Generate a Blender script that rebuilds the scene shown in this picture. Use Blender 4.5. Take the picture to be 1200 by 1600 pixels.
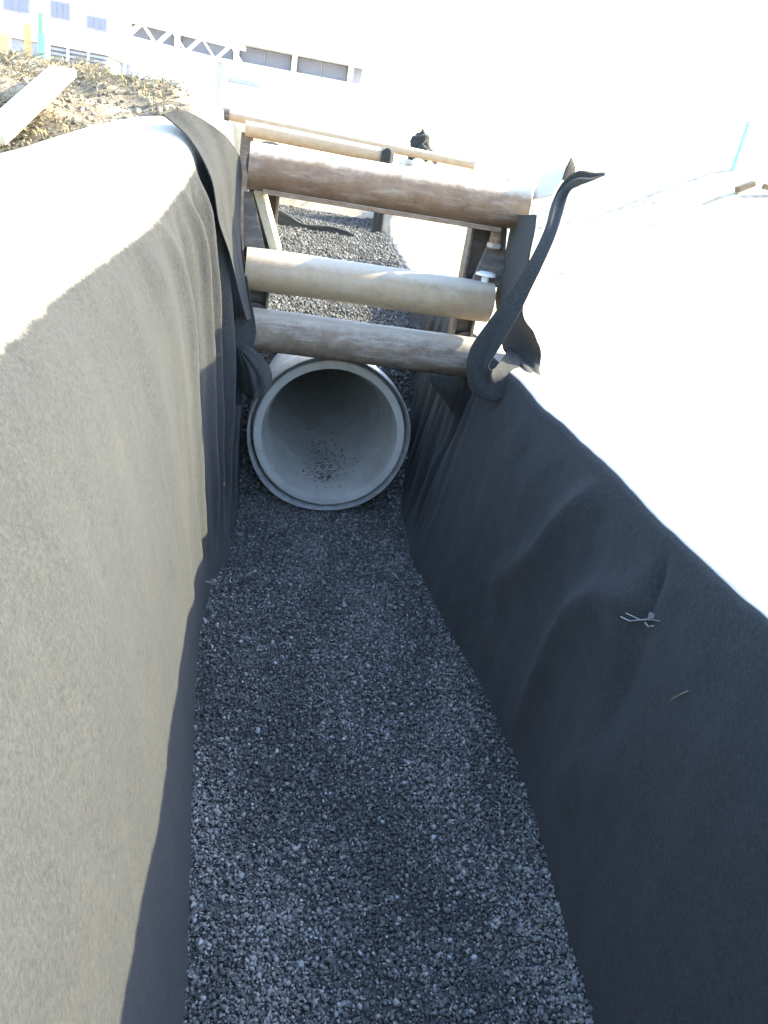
import bpy, math, random
import numpy as np
from mathutils import Matrix, Vector

for o in list(bpy.data.objects):
    bpy.data.objects.remove(o)
S = bpy.context.scene
COL = S.collection

# ------------------------------------------------------------------ camera
PITCH, YAW, ROLL, CAM_H = math.radians(22.8), math.radians(11.5), math.radians(10), 2.16
fw = Vector((math.sin(YAW) * math.cos(PITCH), math.cos(YAW) * math.cos(PITCH), -math.sin(PITCH)))
r0 = Vector((math.cos(YAW), -math.sin(YAW), 0))
u0 = r0.cross(fw)
rr = r0 * math.cos(ROLL) + u0 * math.sin(ROLL)
uu = -r0 * math.sin(ROLL) + u0 * math.cos(ROLL)
cd = bpy.data.cameras.new('camera')
cam = bpy.data.objects.new('camera', cd)
COL.objects.link(cam)
cam.matrix_world = Matrix(((rr.x, uu.x, -fw.x, 0), (rr.y, uu.y, -fw.y, 0), (rr.z, uu.z, -fw.z, CAM_H), (0, 0, 0, 1)))
cd.sensor_fit = 'VERTICAL'
cd.sensor_height = 36
cd.sensor_width = 36
cd.lens = 1300 / 1600 * 36
cd.clip_start = 0.05
cd.clip_end = 3000
S.camera = cam

# ------------------------------------------------------------------ sky, sun, exposure
SUN = Vector((0.85, 0.20, 0.50)).normalized()
EL = math.asin(SUN.z)
w = bpy.data.worlds.new('World')
S.world = w
w.use_nodes = True
wn = w.node_tree.nodes
sky = wn.new('ShaderNodeTexSky')
sky.sky_type = 'NISHITA'
sky.sun_disc = False
sky.sun_elevation = EL
sky.sun_rotation = math.atan2(SUN.x, SUN.y)
sky.air_density = 1.0
sky.dust_density = 1.2
sky.ozone_density = 1.0
w.node_tree.links.new(sky.outputs[0], wn['Background'].inputs[0])
wn['Background'].inputs[1].default_value = 0.15
ld = bpy.data.lights.new('sun', 'SUN')
ld.energy = 3.05
ld.angle = math.radians(0.7)
ld.color = (1.0, 0.905, 0.64)
sun = bpy.data.objects.new('sun', ld)
COL.objects.link(sun)
sun.rotation_euler = SUN.to_track_quat('Z', 'Y').to_euler()
sun.location = (30, 2, 20)
S.view_settings.view_transform = 'Standard'
S.view_settings.look = 'None'
S.view_settings.gamma = 1
S.view_settings.use_curve_mapping = False
S.view_settings.exposure = 3.05

# ------------------------------------------------------------------ helpers
rng = np.random.default_rng(7)
random.seed(7)


def fbm(p, scale, seed=0, octaves=4):
    """cheap smooth noise in about -1..1 from sums of rotated sines"""
    r = np.random.default_rng(1000 + seed)
    p = np.asarray(p, float) * scale
    out = np.zeros(p.shape[0])
    amp, tot = 1.0, 0.0
    for o in range(octaves):
        for k in range(5):
            d = r.normal(size=p.shape[1])
            d /= np.linalg.norm(d)
            out += amp * np.sin(p @ d * (0.7 + 0.6 * r.random()) * 6.283 + r.random() * 6.283) / 2.2
        tot += amp
        amp *= 0.5
        p = p * 2.03
    return out / tot


def ss(a, b, x):
    t = np.clip((np.asarray(x, float) - a) / (b - a), 0, 1)
    return t * t * (3 - 2 * t)


class MB:
    """collects pieces of ONE mesh object in world coordinates"""
    def __init__(self):
        self.v, self.f, self.n = [], [], 0

    def add(self, v, f):
        v = np.asarray(v, float)
        self.v.append(v)
        self.f += [tuple(i + self.n for i in q) for q in f]
        self.n += len(v)
        return self

    def box(self, lo, hi, rz=0.0, c=None):
        (a, b, d), (e, g, h) = lo, hi
        v = np.array([(a, b, d), (e, b, d), (e, g, d), (a, g, d), (a, b, h), (e, b, h), (e, g, h), (a, g, h)], float)
        if rz:
            c = v.mean(0) if c is None else np.array(c)
            q = v - c
            cs, sn = math.cos(rz), math.sin(rz)
            v = np.stack([q[:, 0] * cs - q[:, 1] * sn, q[:, 0] * sn + q[:, 1] * cs, q[:, 2]], 1) + c
        return self.add(v, [(0, 3, 2, 1), (4, 5, 6, 7), (0, 1, 5, 4), (1, 2, 6, 5), (2, 3, 7, 6), (3, 0, 4, 7)])

    def prism(self, poly, y0, y1):
        """polygon in x,z pushed from y0 to y1"""
        n = len(poly)
        v = [(x, y0, z) for x, z in poly] + [(x, y1, z) for x, z in poly]
        f = [tuple(range(n)), tuple(range(2 * n - 1, n - 1, -1))] + [(i, i + n, (i + 1) % n + n, (i + 1) % n) for i in range(n)]
        return self.add(v, f)

    def bar(self, a, b, w_, h_, up=(0, 0, 1)):
        a, b = Vector(a), Vector(b)
        d = (b - a).normalized()
        s = d.cross(Vector(up)).normalized() * (w_ / 2)
        t = s.cross(d).normalized() * (h_ / 2)
        v = [a - s - t, a + s - t, a + s + t, a - s + t, b - s - t, b + s - t, b + s + t, b - s + t]
        return self.add([tuple(q) for q in v], [(0, 1, 2, 3), (7, 6, 5, 4), (0, 4, 5, 1), (1, 5, 6, 2), (2, 6, 7, 3), (3, 7, 4, 0)])

    def tube(self, pts, rad, n=12, cap=True):
        pts = [Vector(p) for p in pts]
        rad = [rad] * len(pts) if not hasattr(rad, '__len__') else rad
        v, f = [], []
        ref = Vector((0, 0, 1))
        d0 = (pts[1] - pts[0]).normalized()
        if abs(d0.dot(ref)) > 0.9:
            ref = Vector((0, 1, 0))
        for i, p in enumerate(pts):
            d = (pts[min(i + 1, len(pts) - 1)] - pts[max(i - 1, 0)]).normalized()
            s = d.cross(ref).normalized()
            t = s.cross(d)
            for k in range(n):
                a = 2 * math.pi * k / n
                v.append(tuple(p + (s * math.cos(a) + t * math.sin(a)) * rad[i]))
        for i in range(len(pts) - 1):
            for k in range(n):
                a, b = i * n + k, i * n + (k + 1) % n
                f.append((a, b, b + n, a + n))
        if cap:
            f.append(tuple(range(n - 1, -1, -1)))
            f.append(tuple(range((len(pts) - 1) * n, len(pts) * n)))
        return self.add(v, f)

    def lathe_y(self, cx, cz, prof, n=64, closed=True):
        """profile of (radius, y) turned about the axis along y"""
        v, f = [], []
        for r, y in prof:
            for k in range(n):
                a = 2 * math.pi * k / n
                v.append((cx + r * math.cos(a), y, cz + r * math.sin(a)))
        m = len(prof)
        for i in range(m if closed else m - 1):
            for k in range(n):
                a, b = i * n + k, i * n + (k + 1) % n
                c, d = ((i + 1) % m) * n + (k + 1) % n, ((i + 1) % m) * n + k
                f.append((a, d, c, b))
        return self.add(v, f)

    def build(self, name, m, parent=None, smooth=False, bevel=0.0, attr=None):
        v = np.concatenate(self.v)
        base = np.array(parent['_base']) if parent is not None else None
        if base is None:
            base = np.array([(v[:, 0].min() + v[:, 0].max()) / 2, (v[:, 1].min() + v[:, 1].max()) / 2, v[:, 2].min()])
        me = bpy.data.meshes.new(name)
        me.from_pydata((v - base).tolist(), [], self.f)
        me.materials.append(m)
        for k, vals in (attr or {}).items():
            me.attributes.new(k, 'FLOAT', 'POINT').data.foreach_set('value', np.asarray(vals, np.float32))
        if smooth:
            me.polygons.foreach_set('use_smooth', [True] * len(me.polygons))
        me.update()
        o = bpy.data.objects.new(name, me)
        COL.objects.link(o)
        if parent is not None:
            o.parent = parent
        else:
            o.location = base
        o['_base'] = [float(q) for q in base]
        if bevel:
            b = o.modifiers.new('bevel', 'BEVEL')
            b.width = bevel
            b.segments = 2
            b.limit_method = 'ANGLE'
            if smooth is False:
                pass
        return o


def smooth_angle(o, deg=35):
    o.data.polygons.foreach_set('use_smooth', [True] * len(o.data.polygons))
    o.data.set_sharp_from_angle(angle=math.radians(deg))
    return o


def tag(o, label, cat, group=None):
    o['label'] = label
    o['category'] = cat
    o['kind'] = 'thing'
    if group:
        o['group'] = group
    return o


def thing(name, base, label, cat, group=None):
    o = bpy.data.objects.new(name, None)
    COL.objects.link(o)
    o.location = base
    o.empty_display_size = 0.1
    o['_base'] = [float(q) for q in base]
    return tag(o, label, cat, group)


def kind(o, k):
    o['kind'] = k
    return o


def cr(P, n):
    """Catmull-Rom through P (m, ...) -> n samples"""
    P = np.asarray(P, float)
    m = len(P)
    t = np.linspace(0, m - 1, n)
    i = np.clip(t.astype(int), 0, m - 2)
    u = (t - i).reshape((-1,) + (1,) * (P.ndim - 1))
    p0, p1, p2, p3 = P[np.maximum(i - 1, 0)], P[i], P[i + 1], P[np.minimum(i + 2, m - 1)]
    return 0.5 * (2 * p1 + (p2 - p0) * u + (2 * p0 - 5 * p1 + 4 * p2 - p3) * u ** 2 + (3 * p1 - p0 - 3 * p2 + p3) * u ** 3)


def surf(ctrl, nr, nc):
    a = cr(np.asarray(ctrl, float), nr)
    return cr(a.transpose(1, 0, 2), nc).transpose(1, 0, 2)


def gnormals(g):
    du, dv = np.gradient(g, axis=0), np.gradient(g, axis=1)
    n = np.cross(du, dv)
    return n / np.maximum(np.linalg.norm(n, axis=2, keepdims=True), 1e-9)


def grid_mb(g):
    nr, nc = g.shape[:2]
    idx = np.arange(nr * nc).reshape(nr, nc)
    f = np.stack([idx[:-1, :-1], idx[1:, :-1], idx[1:, 1:], idx[:-1, 1:]], -1).reshape(-1, 4)
    return MB().add(g.reshape(-1, 3), f.tolist())


def cloth(name, g, m, parent=None, glare=None, thick=0.005):
    d = np.zeros(g.shape[:2]) if glare is None else glare  # per-vertex weight of the pale tone painted for sun glare
    o = grid_mb(g).build(name, m, parent, smooth=True, attr={'glare': d.ravel()})
    s = o.modifiers.new('thickness', 'SOLIDIFY')
    s.thickness = thick
    s.offset = 0
    return o


# ------------------------------------------------------------------ materials
def mat(name, base=(0.5, 0.5, 0.5), rough=0.9, metal=0.0, spec=0.3):
    m = bpy.data.materials.new(name)
    m.use_nodes = True
    b = m.node_tree.nodes['Principled BSDF']
    b.inputs['Base Color'].default_value = (*base, 1)
    b.inputs['Roughness'].default_value = rough
    b.inputs['Metallic'].default_value = metal
    b.inputs['Specular IOR Level'].default_value = spec
    return m


class NT:
    def __init__(self, m):
        self.t = m.node_tree
        self.b = self.t.nodes['Principled BSDF']

    def new(self, typ, **kw):
        n = self.t.nodes.new(typ)
        for k, v in kw.items():
            setattr(n, k, v)
        return n

    def link(self, a, b):
        self.t.links.new(a, b)

    def coord(self, scale=(1, 1, 1), rot=(0, 0, 0)):
        g = self.new('ShaderNodeNewGeometry')       # world position: true to the place, not to the camera
        mp = self.new('ShaderNodeMapping')
        mp.inputs['Scale'].default_value = scale
        mp.inputs['Rotation'].default_value = rot
        self.link(g.outputs['Position'], mp.inputs['Vector'])
        return mp.outputs[0]

    def noise(self, vec, scale, detail=4, rough=0.6, dist=0.0):
        n = self.new('ShaderNodeTexNoise')
        n.inputs['Scale'].default_value = scale
        n.inputs['Detail'].default_value = detail
        n.inputs['Roughness'].default_value = rough
        n.inputs['Distortion'].default_value = dist
        self.link(vec, n.inputs['Vector'])
        return n.outputs['Fac']

    def ramp(self, fac, stops):
        r = self.new('ShaderNodeValToRGB')
        e = r.color_ramp.elements
        while len(e) < len(stops):
            e.new(0.5)
        for el, (p, c) in zip(e, stops):
            el.position = p
            el.color = (*c, 1) if len(c) == 3 else c
        self.link(fac, r.inputs[0])
        return r.outputs[0]

    def mix(self, fac, a, b, mode='MIX'):
        n = self.new('ShaderNodeMix', data_type='RGBA', blend_type=mode)
        for s, i in ((fac, 0), (a, 6), (b, 7)):
            if hasattr(s, 'links'):
                self.link(s, n.inputs[i])
            elif i == 0:
                n.inputs[0].default_value = s
            else:
                n.inputs[i].default_value = (*s, 1)
        return n.outputs[2]

    def math(self, op, a, b=None):
        n = self.new('ShaderNodeMath', operation=op)
        for i, s in enumerate((a, b)):
            if s is None:
                continue
            if hasattr(s, 'links'):
                self.link(s, n.inputs[i])
            else:
                n.inputs[i].default_value = s
        return n.outputs[0]

    def attr(self, name):
        n = self.new('ShaderNodeAttribute', attribute_name=name)
        return n.outputs['Fac']

    def bump(self, h, strength, dist=0.01):
        n = self.new('ShaderNodeBump')
        n.inputs['Strength'].default_value = strength
        n.inputs['Distance'].default_value = dist
        self.link(h, n.inputs['Height'])
        self.link(n.outputs[0], self.b.inputs['Normal'])

    def color(self, c):
        self.link(c, self.b.inputs['Base Color'])


def fabric_material():
    m = mat('black_geotextile', rough=0.95, spec=0.12)
    t = NT(m)
    v = t.coord()
    fine = t.noise(v, 260, 5, 0.75)
    patch = t.noise(v, 2.3, 5, 0.6, 0.4)
    streak = t.noise(t.coord((9, 9, 0.55)), 2.0, 4, 0.6)
    base = t.ramp(fine, [(0.25, (0.023, 0.0255, 0.0275)), (0.55, (0.033, 0.0355, 0.037)), (0.72, (0.047, 0.049, 0.048))])
    dirt = t.math('MULTIPLY', t.ramp(patch, [(0.40, (0, 0, 0)), (0.75, (0.45, 0.45, 0.45))]), t.ramp(streak, [(0.3, (0.25,) * 3), (0.7, (1, 1, 1))]))
    c = t.mix(dirt, base, (0.054, 0.051, 0.042))
    grain = t.noise(v, 75, 4, 0.8)
    c = t.mix(t.ramp(grain, [(0.30, (0.75,) * 3), (0.52, (0, 0, 0))]), c, (0.016, 0.017, 0.018))
    c = t.mix(t.ramp(grain, [(0.54, (0, 0, 0)), (0.80, (0.8,) * 3)]), c, (0.066, 0.062, 0.052))
    speck = t.ramp(t.noise(v, 90, 3, 0.9), [(0.66, (0, 0, 0)), (0.76, (0.5, 0.5, 0.5))])
    c = t.mix(speck, c, (0.068, 0.064, 0.052))
    d = t.attr('glare')  # glare on upward cloth, put into the base colour as a pale tone
    dn = t.math('ADD', d, t.math('MULTIPLY', t.math('SUBTRACT', t.noise(t.coord((1, 1, 0.3)), 75, 6, 0.75), 0.5), 0.40))
    dm = t.ramp(dn, [(0.22, (0, 0, 0)), (0.80, (1, 1, 1))])
    dm = t.math('MULTIPLY', dm, t.ramp(d, [(0.0, (0, 0, 0)), (0.12, (1, 1, 1))]))
    c = t.mix(dm, c, (0.50, 0.46, 0.39))
    t.color(c)
    t.b.inputs['Sheen Weight'].default_value = 0.10
    t.b.inputs['Sheen Roughness'].default_value = 0.45
    t.b.inputs['Sheen Tint'].default_value = (1, 0.97, 0.92, 1)
    t.bump(t.math('ADD', fine, t.math('MULTIPLY', grain, 2.0)), 0.5, 0.006)
    return m


def ground_material():
    m = mat('sandy_soil', rough=0.95, spec=0.2)
    t = NT(m)
    v = t.coord()
    big = t.noise(v, 1.1, 6, 0.65, 0.5)
    mid = t.noise(v, 6.5, 6, 0.7)
    fine = t.noise(v, 60, 5, 0.7)
    c = t.ramp(big, [(0.30, (0.36, 0.29, 0.20)), (0.45, (0.48, 0.42, 0.33)), (0.62, (0.52, 0.48, 0.40)), (0.80, (0.42, 0.33, 0.22))])
    c = t.mix(t.ramp(mid, [(0.44, (0, 0, 0)), (0.70, (0.75, 0.75, 0.75))]), c, (0.17, 0.13, 0.085))
    c = t.mix(t.ramp(fine, [(0.5, (0, 0, 0)), (0.75, (0.5, 0.5, 0.5))]), c, (0.50, 0.45, 0.36))
    dark = t.ramp(t.noise(v, 3.2, 6, 0.7, 0.8), [(0.32, (0.09, 0.077, 0.062)), (0.46, (0.22, 0.18, 0.13)), (0.62, (0.40, 0.34, 0.24))])
    c = t.mix(t.attr('earth'), c, dark)
    t.color(c)
    t.bump(t.math('ADD', t.math('MULTIPLY', mid, 1.5), fine), 0.8, 0.03)
    return m


def stone_material(name, ramp_):
    m = mat(name, rough=0.8, spec=0.35)
    t = NT(m)
    a = t.attr('tone')
    c = t.ramp(a, ramp_)
    n = t.noise(t.coord(), 120, 4, 0.7)
    c = t.mix(t.ramp(n, [(0.35, (0.55,) * 3), (0.7, (0, 0, 0))]), c, (0.07, 0.075, 0.08))
    t.color(c)
    t.bump(n, 0.3, 0.003)
    return m


def rust_material(name, c0, c1, c2, seed, wear=0.5, lit_top=0.0):
    m = mat(name, rough=0.55, spec=0.4)
    t = NT(m)
    v = t.coord((1, 1, 1))
    mp = t.t.nodes[-1]
    mp.inputs['Location'].default_value = (seed * 3.7, seed * 1.3, seed * 2.1)
    st = t.coord((1.0, 5, 5))
    a = t.noise(v, 9, 6, 0.75, 0.15)
    b = t.noise(st, 5, 6, 0.7, 0.1)
    f = t.noise(v, 150, 4, 0.7)
    c = t.ramp(a, [(0.3, c0), (0.52, c1), (0.72, c2)])
    c = t.mix(t.ramp(b, [(0.5, (0, 0, 0)), (0.68, (wear,) * 3)]), c, (0.40, 0.37, 0.33))
    c = t.mix(t.ramp(f, [(0.55, (0, 0, 0)), (0.75, (0.5,) * 3)]), c, tuple(q * 0.4 for q in c0))
    if lit_top:
        # sunlit whitening painted on whatever faces straight up, ragged edge
        sep = t.new('ShaderNodeSeparateXYZ')
        gg = t.new('ShaderNodeNewGeometry')
        t.link(gg.outputs['Normal'], sep.inputs[0])
        up_ = t.math('ADD', sep.outputs[2], t.math('MULTIPLY', t.math('SUBTRACT', t.noise(v, 22, 6, 0.75), 0.5), 0.5))
        c = t.mix(t.ramp(up_, [(0.45, (0, 0, 0)), (0.80, (lit_top,) * 3)]), c, (0.50, 0.46, 0.39))
    t.color(c)
    t.bump(t.math('ADD', a, f), 0.35, 0.006)
    return m


def concrete_material(name, base=(0.47, 0.465, 0.43), stain=(0.24, 0.225, 0.195)):
    m = mat(name, rough=0.85, spec=0.3)
    t = NT(m)
    v = t.coord()
    a = t.noise(v, 4.5, 6, 0.65, 0.6)
    f = t.noise(v, 120, 4, 0.7)
    c = t.ramp(a, [(0.3, tuple(q * 0.78 for q in base)), (0.55, base), (0.75, tuple(q * 1.15 for q in base))])
    c = t.mix(t.ramp(t.noise(t.coord((1, 0.5, 2)), 7, 6, 0.75), [(0.58, (0, 0, 0)), (0.78, (0.6,) * 3)]), c, stain)
    c = t.mix(t.ramp(f, [(0.60, (0, 0, 0)), (0.8, (0.4,) * 3)]), c, tuple(q * 0.6 for q in base))
    t.color(c)
    t.bump(t.math('ADD', a, t.math('MULTIPLY', f, 0.4)), 0.3, 0.006)
    return m


def plain_noise(name, c0, c1, scale=12, rough=0.8, spec=0.3, stretch=(1, 1, 1), metal=0.0):
    m = mat(name, rough=rough, spec=spec, metal=metal)
    t = NT(m)
    a = t.noise(t.coord(stretch), scale, 5, 0.65, 0.3)
    t.color(t.ramp(a, [(0.32, c0), (0.68, c1)]))
    t.bump(a, 0.2, 0.004)
    return m


M_FAB = fabric_material()
M_SOIL = ground_material()
M_GRAVEL = stone_material('crushed_stone', [(0.0, (0.034, 0.034, 0.031)), (0.32, (0.088, 0.088, 0.082)), (0.62, (0.185, 0.184, 0.172)), (0.88, (0.43, 0.425, 0.40)), (0.97, (0.20, 0.155, 0.12)), (1.0, (0.50, 0.51, 0.51))])
M_CLOD = stone_material('soil_clods', [(0.0, (0.09, 0.075, 0.06)), (0.5, (0.24, 0.195, 0.135)), (1.0, (0.44, 0.385, 0.285))])
M_BED = plain_noise('stone_fines', (0.035, 0.036, 0.036), (0.085, 0.085, 0.082), 80)
M_SP = [rust_material('rusty_steel_brown', (0.125, 0.075, 0.045), (0.17, 0.108, 0.066), (0.22, 0.15, 0.098), 1, 0.35, 0.9),
        rust_material('rusty_steel_tan', (0.26, 0.19, 0.12), (0.31, 0.235, 0.155), (0.36, 0.285, 0.195), 2, 0.25, 0.8),
        rust_material('rusty_steel_scuffed', (0.11, 0.076, 0.052), (0.165, 0.12, 0.085), (0.24, 0.195, 0.15), 3, 0.5, 0.5)]
M_STEEL = rust_material('painted_shield_steel', (0.05, 0.046, 0.045), (0.085, 0.075, 0.07), (0.14, 0.10, 0.07), 5, 0.25)
M_CONC = concrete_material('pipe_concrete')
M_JOINT = plain_noise('steel_joint_ring', (0.22, 0.225, 0.22), (0.42, 0.425, 0.41), 16, 0.55, 0.5)
M_MUD = plain_noise('dark_mud', (0.09, 0.08, 0.066), (0.19, 0.175, 0.15), 25)
M_WOOD = plain_noise('pale_lumber', (0.50, 0.42, 0.29), (0.68, 0.60, 0.45), 9, stretch=(3, 0.6, 3))
M_OLDWOOD = plain_noise('weathered_timber', (0.10, 0.07, 0.045), (0.20, 0.15, 0.10), 14)
M_WHITE = plain_noise('white_paint', (0.66, 0.66, 0.65), (0.80, 0.80, 0.79), 4)
M_GLASS = mat('dark_glass', (0.21, 0.22, 0.285), 0.3, spec=0.3)  # distant glare put into the colour: panes paled to lavender
M_GREYM = plain_noise('grey_metal', (0.27, 0.28, 0.32), (0.36, 0.37, 0.41), 10)
M_GREEN = plain_noise('green_paint', (0.16, 0.38, 0.20), (0.22, 0.46, 0.26), 8)
M_TEAL = plain_noise('teal_paint', (0.18, 0.40, 0.38), (0.24, 0.48, 0.46), 8)
M_ORANGE = plain_noise('orange_plastic', (0.58, 0.30, 0.13), (0.66, 0.38, 0.20), 8)
M_STRAW = plain_noise('dry_straw', (0.16, 0.125, 0.065), (0.36, 0.30, 0.18), 30)
M_YELLOW = plain_noise('yellow_paint', (0.55, 0.46, 0.07), (0.68, 0.58, 0.12), 8)
M_BLOCK = concrete_material('pale_yellow_concrete', (0.50, 0.46, 0.35), (0.32, 0.28, 0.2))
M_PIN = mat('bare_steel', (0.33, 0.32, 0.31), 0.45, 0.5)

# ------------------------------------------------------------------ ground (one sheet with the trench cut into it)
def bed_left(y):
    return np.interp(y, [-2, 1.5, 2.17, 2.86, 3.56, 3.8, 3.95, 4.4, 7.5, 9, 17], [.04, .018, -.016, -.06, -.077, -.03, .016, .03, .04, .0, .1])


def bed_right(y):
    return np.interp(y, [-2, 1.48, 2.0, 2.55, 3.0, 3.4, 3.75, 4.4, 7.3, 8.5, 17], [1.12, 1.15, 1.2, 1.25, 1.22, 1.19, 1.13, 1.10, 1.27, 1.55, 2.25])


def gravel_z(x, y):
    z = 1.03 * ss(4.95, 6.1, y + 0.10 * np.sin(x * 3.1)) + 0.012 * fbm(np.stack([x, y], 1), 1.3, 3, 3)
    z = z + 0.035 * ss(0.32, 0.0, x - bed_left(y)) * (y < 4) + 0.02 * ss(0.3, 0.0, bed_right(y) - x)
    return z


def ground_z(x, y):
    p = np.stack([x, y], 1)
    left = 1.66 + 0.68 * ss(4.2, 7.6, y + 0.25 * (x + 1.2)) - 0.25 * ss(9, 16, y) - 0.1 * ss(-3, -12, x)
    right = 1.20 - 0.14 * ss(6.6, 8.0, y) - 0.10 * np.clip(x - 2.0, 0, 4) + 1.15 * ss(15.5, 21.5, y) + 1.15 * np.exp(-(((x - 2.6) / .8) ** 2 + ((y - 15.3) / .9) ** 2))
    right = right + 2.5 * np.exp(-(((x - 11) / 4.2) ** 2 + ((y - 19) / 5.0) ** 2))
    t = ss(-0.2, 1.4, x)
    z = left * (1 - t) + right * t
    far = ss(14, 40, np.hypot(x, y))
    z = z * (1 - far) + 2.15 * far
    z = z + (0.05 * fbm(p, 0.33, 11, 4) + 0.02 * fbm(p, 1.7, 12, 3)) * ss(0.15, 0.9, np.maximum(-0.75 - x, x - 1.9) + 1.0 * (y > 17))
    # roughness of the spoil heaps
    heap = ss(5, 7, y) * ss(18, 12, y)
    z = z + heap * 0.10 * fbm(p, 0.9, 13, 5) * (1 - ss(-0.4, 0.0, x) * ss(2.2, 1.8, x))
    # the trench
    fl = np.where(y < 9.85, -0.22, gravel_z(x, y) - 0.22)
    lz = np.interp(x - bed_left(y), [-0.75, -0.62, -0.10, -0.06], [2.6, 1.6, 0.0, -0.5])
    lz = np.where(y > 4.4, np.interp(x - bed_left(y), [-0.5, -0.25, -0.16, -.13], [2.6, 1.15, 0.0, -.5]), lz)
    rz = np.where(y < 7.6, np.interp(x, [1.36, 1.44, 1.50], [-0.5, 1.1, 2.6]), np.interp(x - bed_right(y), [0.03, 0.12], [-0.5, 2.6]))
    cut = np.maximum(np.maximum(lz, rz), fl)
    endw = ss(16.3, 18.0, y) * 3 + ss(-4.0, -5.0, y) * 3
    return np.minimum(z, cut + endw)


def axis(lo, hi, step, far, n):
    a = np.arange(lo, hi + 1e-6, step)
    g = np.geomspace(step, far, n)
    return np.concatenate([lo - g[::-1], a, hi + g])


gx, gy = axis(-4.2, 5.0, 0.05, 900, 34), axis(-5.2, 20, 0.09, 900, 34)
GX, GY = np.meshgrid(gx, gy, indexing='ij')
GZ = ground_z(GX.ravel(), GY.ravel()).reshape(GX.shape)
earth = .7 * np.exp(-(((GX - 1.0) / .7) ** 2 + ((GY - 19.4) / .7) ** 2)) + .6 * np.exp(-(((GX - 3.2) / .6) ** 2 + ((GY - 20.4) / .8) ** 2)) + .75 * np.exp(-(((GX - 5.4) / .8) ** 2 + ((GY - 19.6) / 1.2) ** 2)) + ss(4.3, 5.0, GY) * ss(13, 9.5, GY) * ss(-.35, -.6, GX) * ss(-9, -5, GX)
kind(grid_mb(np.stack([GX, GY, GZ], 2)).build('ground', M_SOIL, smooth=True, attr={'earth': earth.ravel()}), 'structure')

# ------------------------------------------------------------------ gravel
def ico():
    t = (1 + 5 ** .5) / 2
    v = np.array([(-1, t, 0), (1, t, 0), (-1, -t, 0), (1, -t, 0), (0, -1, t), (0, 1, t), (0, -1, -t), (0, 1, -t), (t, 0, -1), (t, 0, 1), (-t, 0, -1), (-t, 0, 1)], float)
    v /= np.linalg.norm(v[0])
    f = np.array([(0, 11, 5), (0, 5, 1), (0, 1, 7), (0, 7, 10), (0, 10, 11), (1, 5, 9), (5, 11, 4), (11, 10, 2), (10, 7, 6), (7, 1, 8), (3, 9, 4), (3, 4, 2), (3, 2, 6), (3, 6, 8), (3, 8, 9), (4, 9, 5), (2, 4, 11), (6, 2, 10), (8, 6, 7), (9, 8, 1)])
    return v, f


def scatter(name, pts, size, tone, m, flat=0.6, parent=None):
    """many angular stones as one mesh"""
    n = len(pts)
    v, f = ico()
    V = np.repeat(v[None], n, 0) * (1 + 0.28 * rng.normal(size=(n, 12, 1)).clip(-1.6, 1.6))
    V *= np.stack([rng.uniform(.75, 1.25, n), rng.uniform(.6, 1.0, n), rng.uniform(flat - .15, flat + .25, n)], 1)[:, None] * size[:, None, None]
    q = rng.normal(size=(n, 4)) * np.array([1, .45, .45, 1])
    q /= np.linalg.norm(q, axis=1, keepdims=True)
    w_, x, y, z = q.T
    R = np.stack([np.stack([1 - 2 * (y * y + z * z), 2 * (x * y - z * w_), 2 * (x * z + y * w_)], 1),
                  np.stack([2 * (x * y + z * w_), 1 - 2 * (x * x + z * z), 2 * (y * z - x * w_)], 1),
                  np.stack([2 * (x * z - y * w_), 2 * (y * z + x * w_), 1 - 2 * (x * x + y * y)], 1)], 1)
    V = np.einsum('nij,nkj->nki', R, V) + pts[:, None]
    F = (f[None] + (np.arange(n) * 12)[:, None, None]).reshape(-1, 3)
    me = bpy.data.meshes.new(name)
    me.vertices.add(n * 12)
    me.vertices.foreach_set('co', V.astype(np.float32).ravel())
    me.loops.add(len(F) * 3)
    me.loops.foreach_set('vertex_index', F.astype(np.int32).ravel())
    me.polygons.add(len(F))
    me.polygons.foreach_set('loop_start', np.arange(0, len(F) * 3, 3, dtype=np.int32))
    me.attributes.new('tone', 'FLOAT', 'POINT').data.foreach_set('value', np.repeat(tone, 12).astype(np.float32))
    me.materials.append(m)
    me.update()
    me.validate()
    o = bpy.data.objects.new(name, me)
    COL.objects.link(o)
    o.parent = parent
    return kind(o, 'stuff')


def bed_points(n, y0, y1, pad=0.03):
    y = rng.uniform(y0, y1, n)
    a, b = bed_left(y) - pad, bed_right(y) + pad
    x = a + (b - a) * rng.random(n)
    return x, y


PCX, PCZ, PR = 0.575, 0.535, 0.50          # concrete pipe axis
by = np.concatenate([np.linspace(-4.5, 4.8, 90), np.linspace(4.85, 7.5, 90), np.linspace(7.6, 17.6, 90)])
bu = np.linspace(0, 1, 46)
BX = bed_left(by)[:, None] - 0.1 + (bed_right(by) - bed_left(by) + 0.2)[:, None] * bu
BY = np.repeat(by[:, None], 46, 1)
BZ = gravel_z(BX.ravel(), BY.ravel()).reshape(BX.shape) - 0.008
bmb = grid_mb(np.stack([BX, BY, BZ], 2))
bv = bmb.v[0]
inside = (np.hypot(bv[:, 0] - PCX, bv[:, 2] - PCZ) < 0.40) & (bv[:, 1] > 4.9)
bmb.f = [q_ for q_ in bmb.f if not any(inside[i_] for i_ in q_)]
kind(bmb.build('gravel_bed', M_BED, smooth=True), 'structure')

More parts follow.
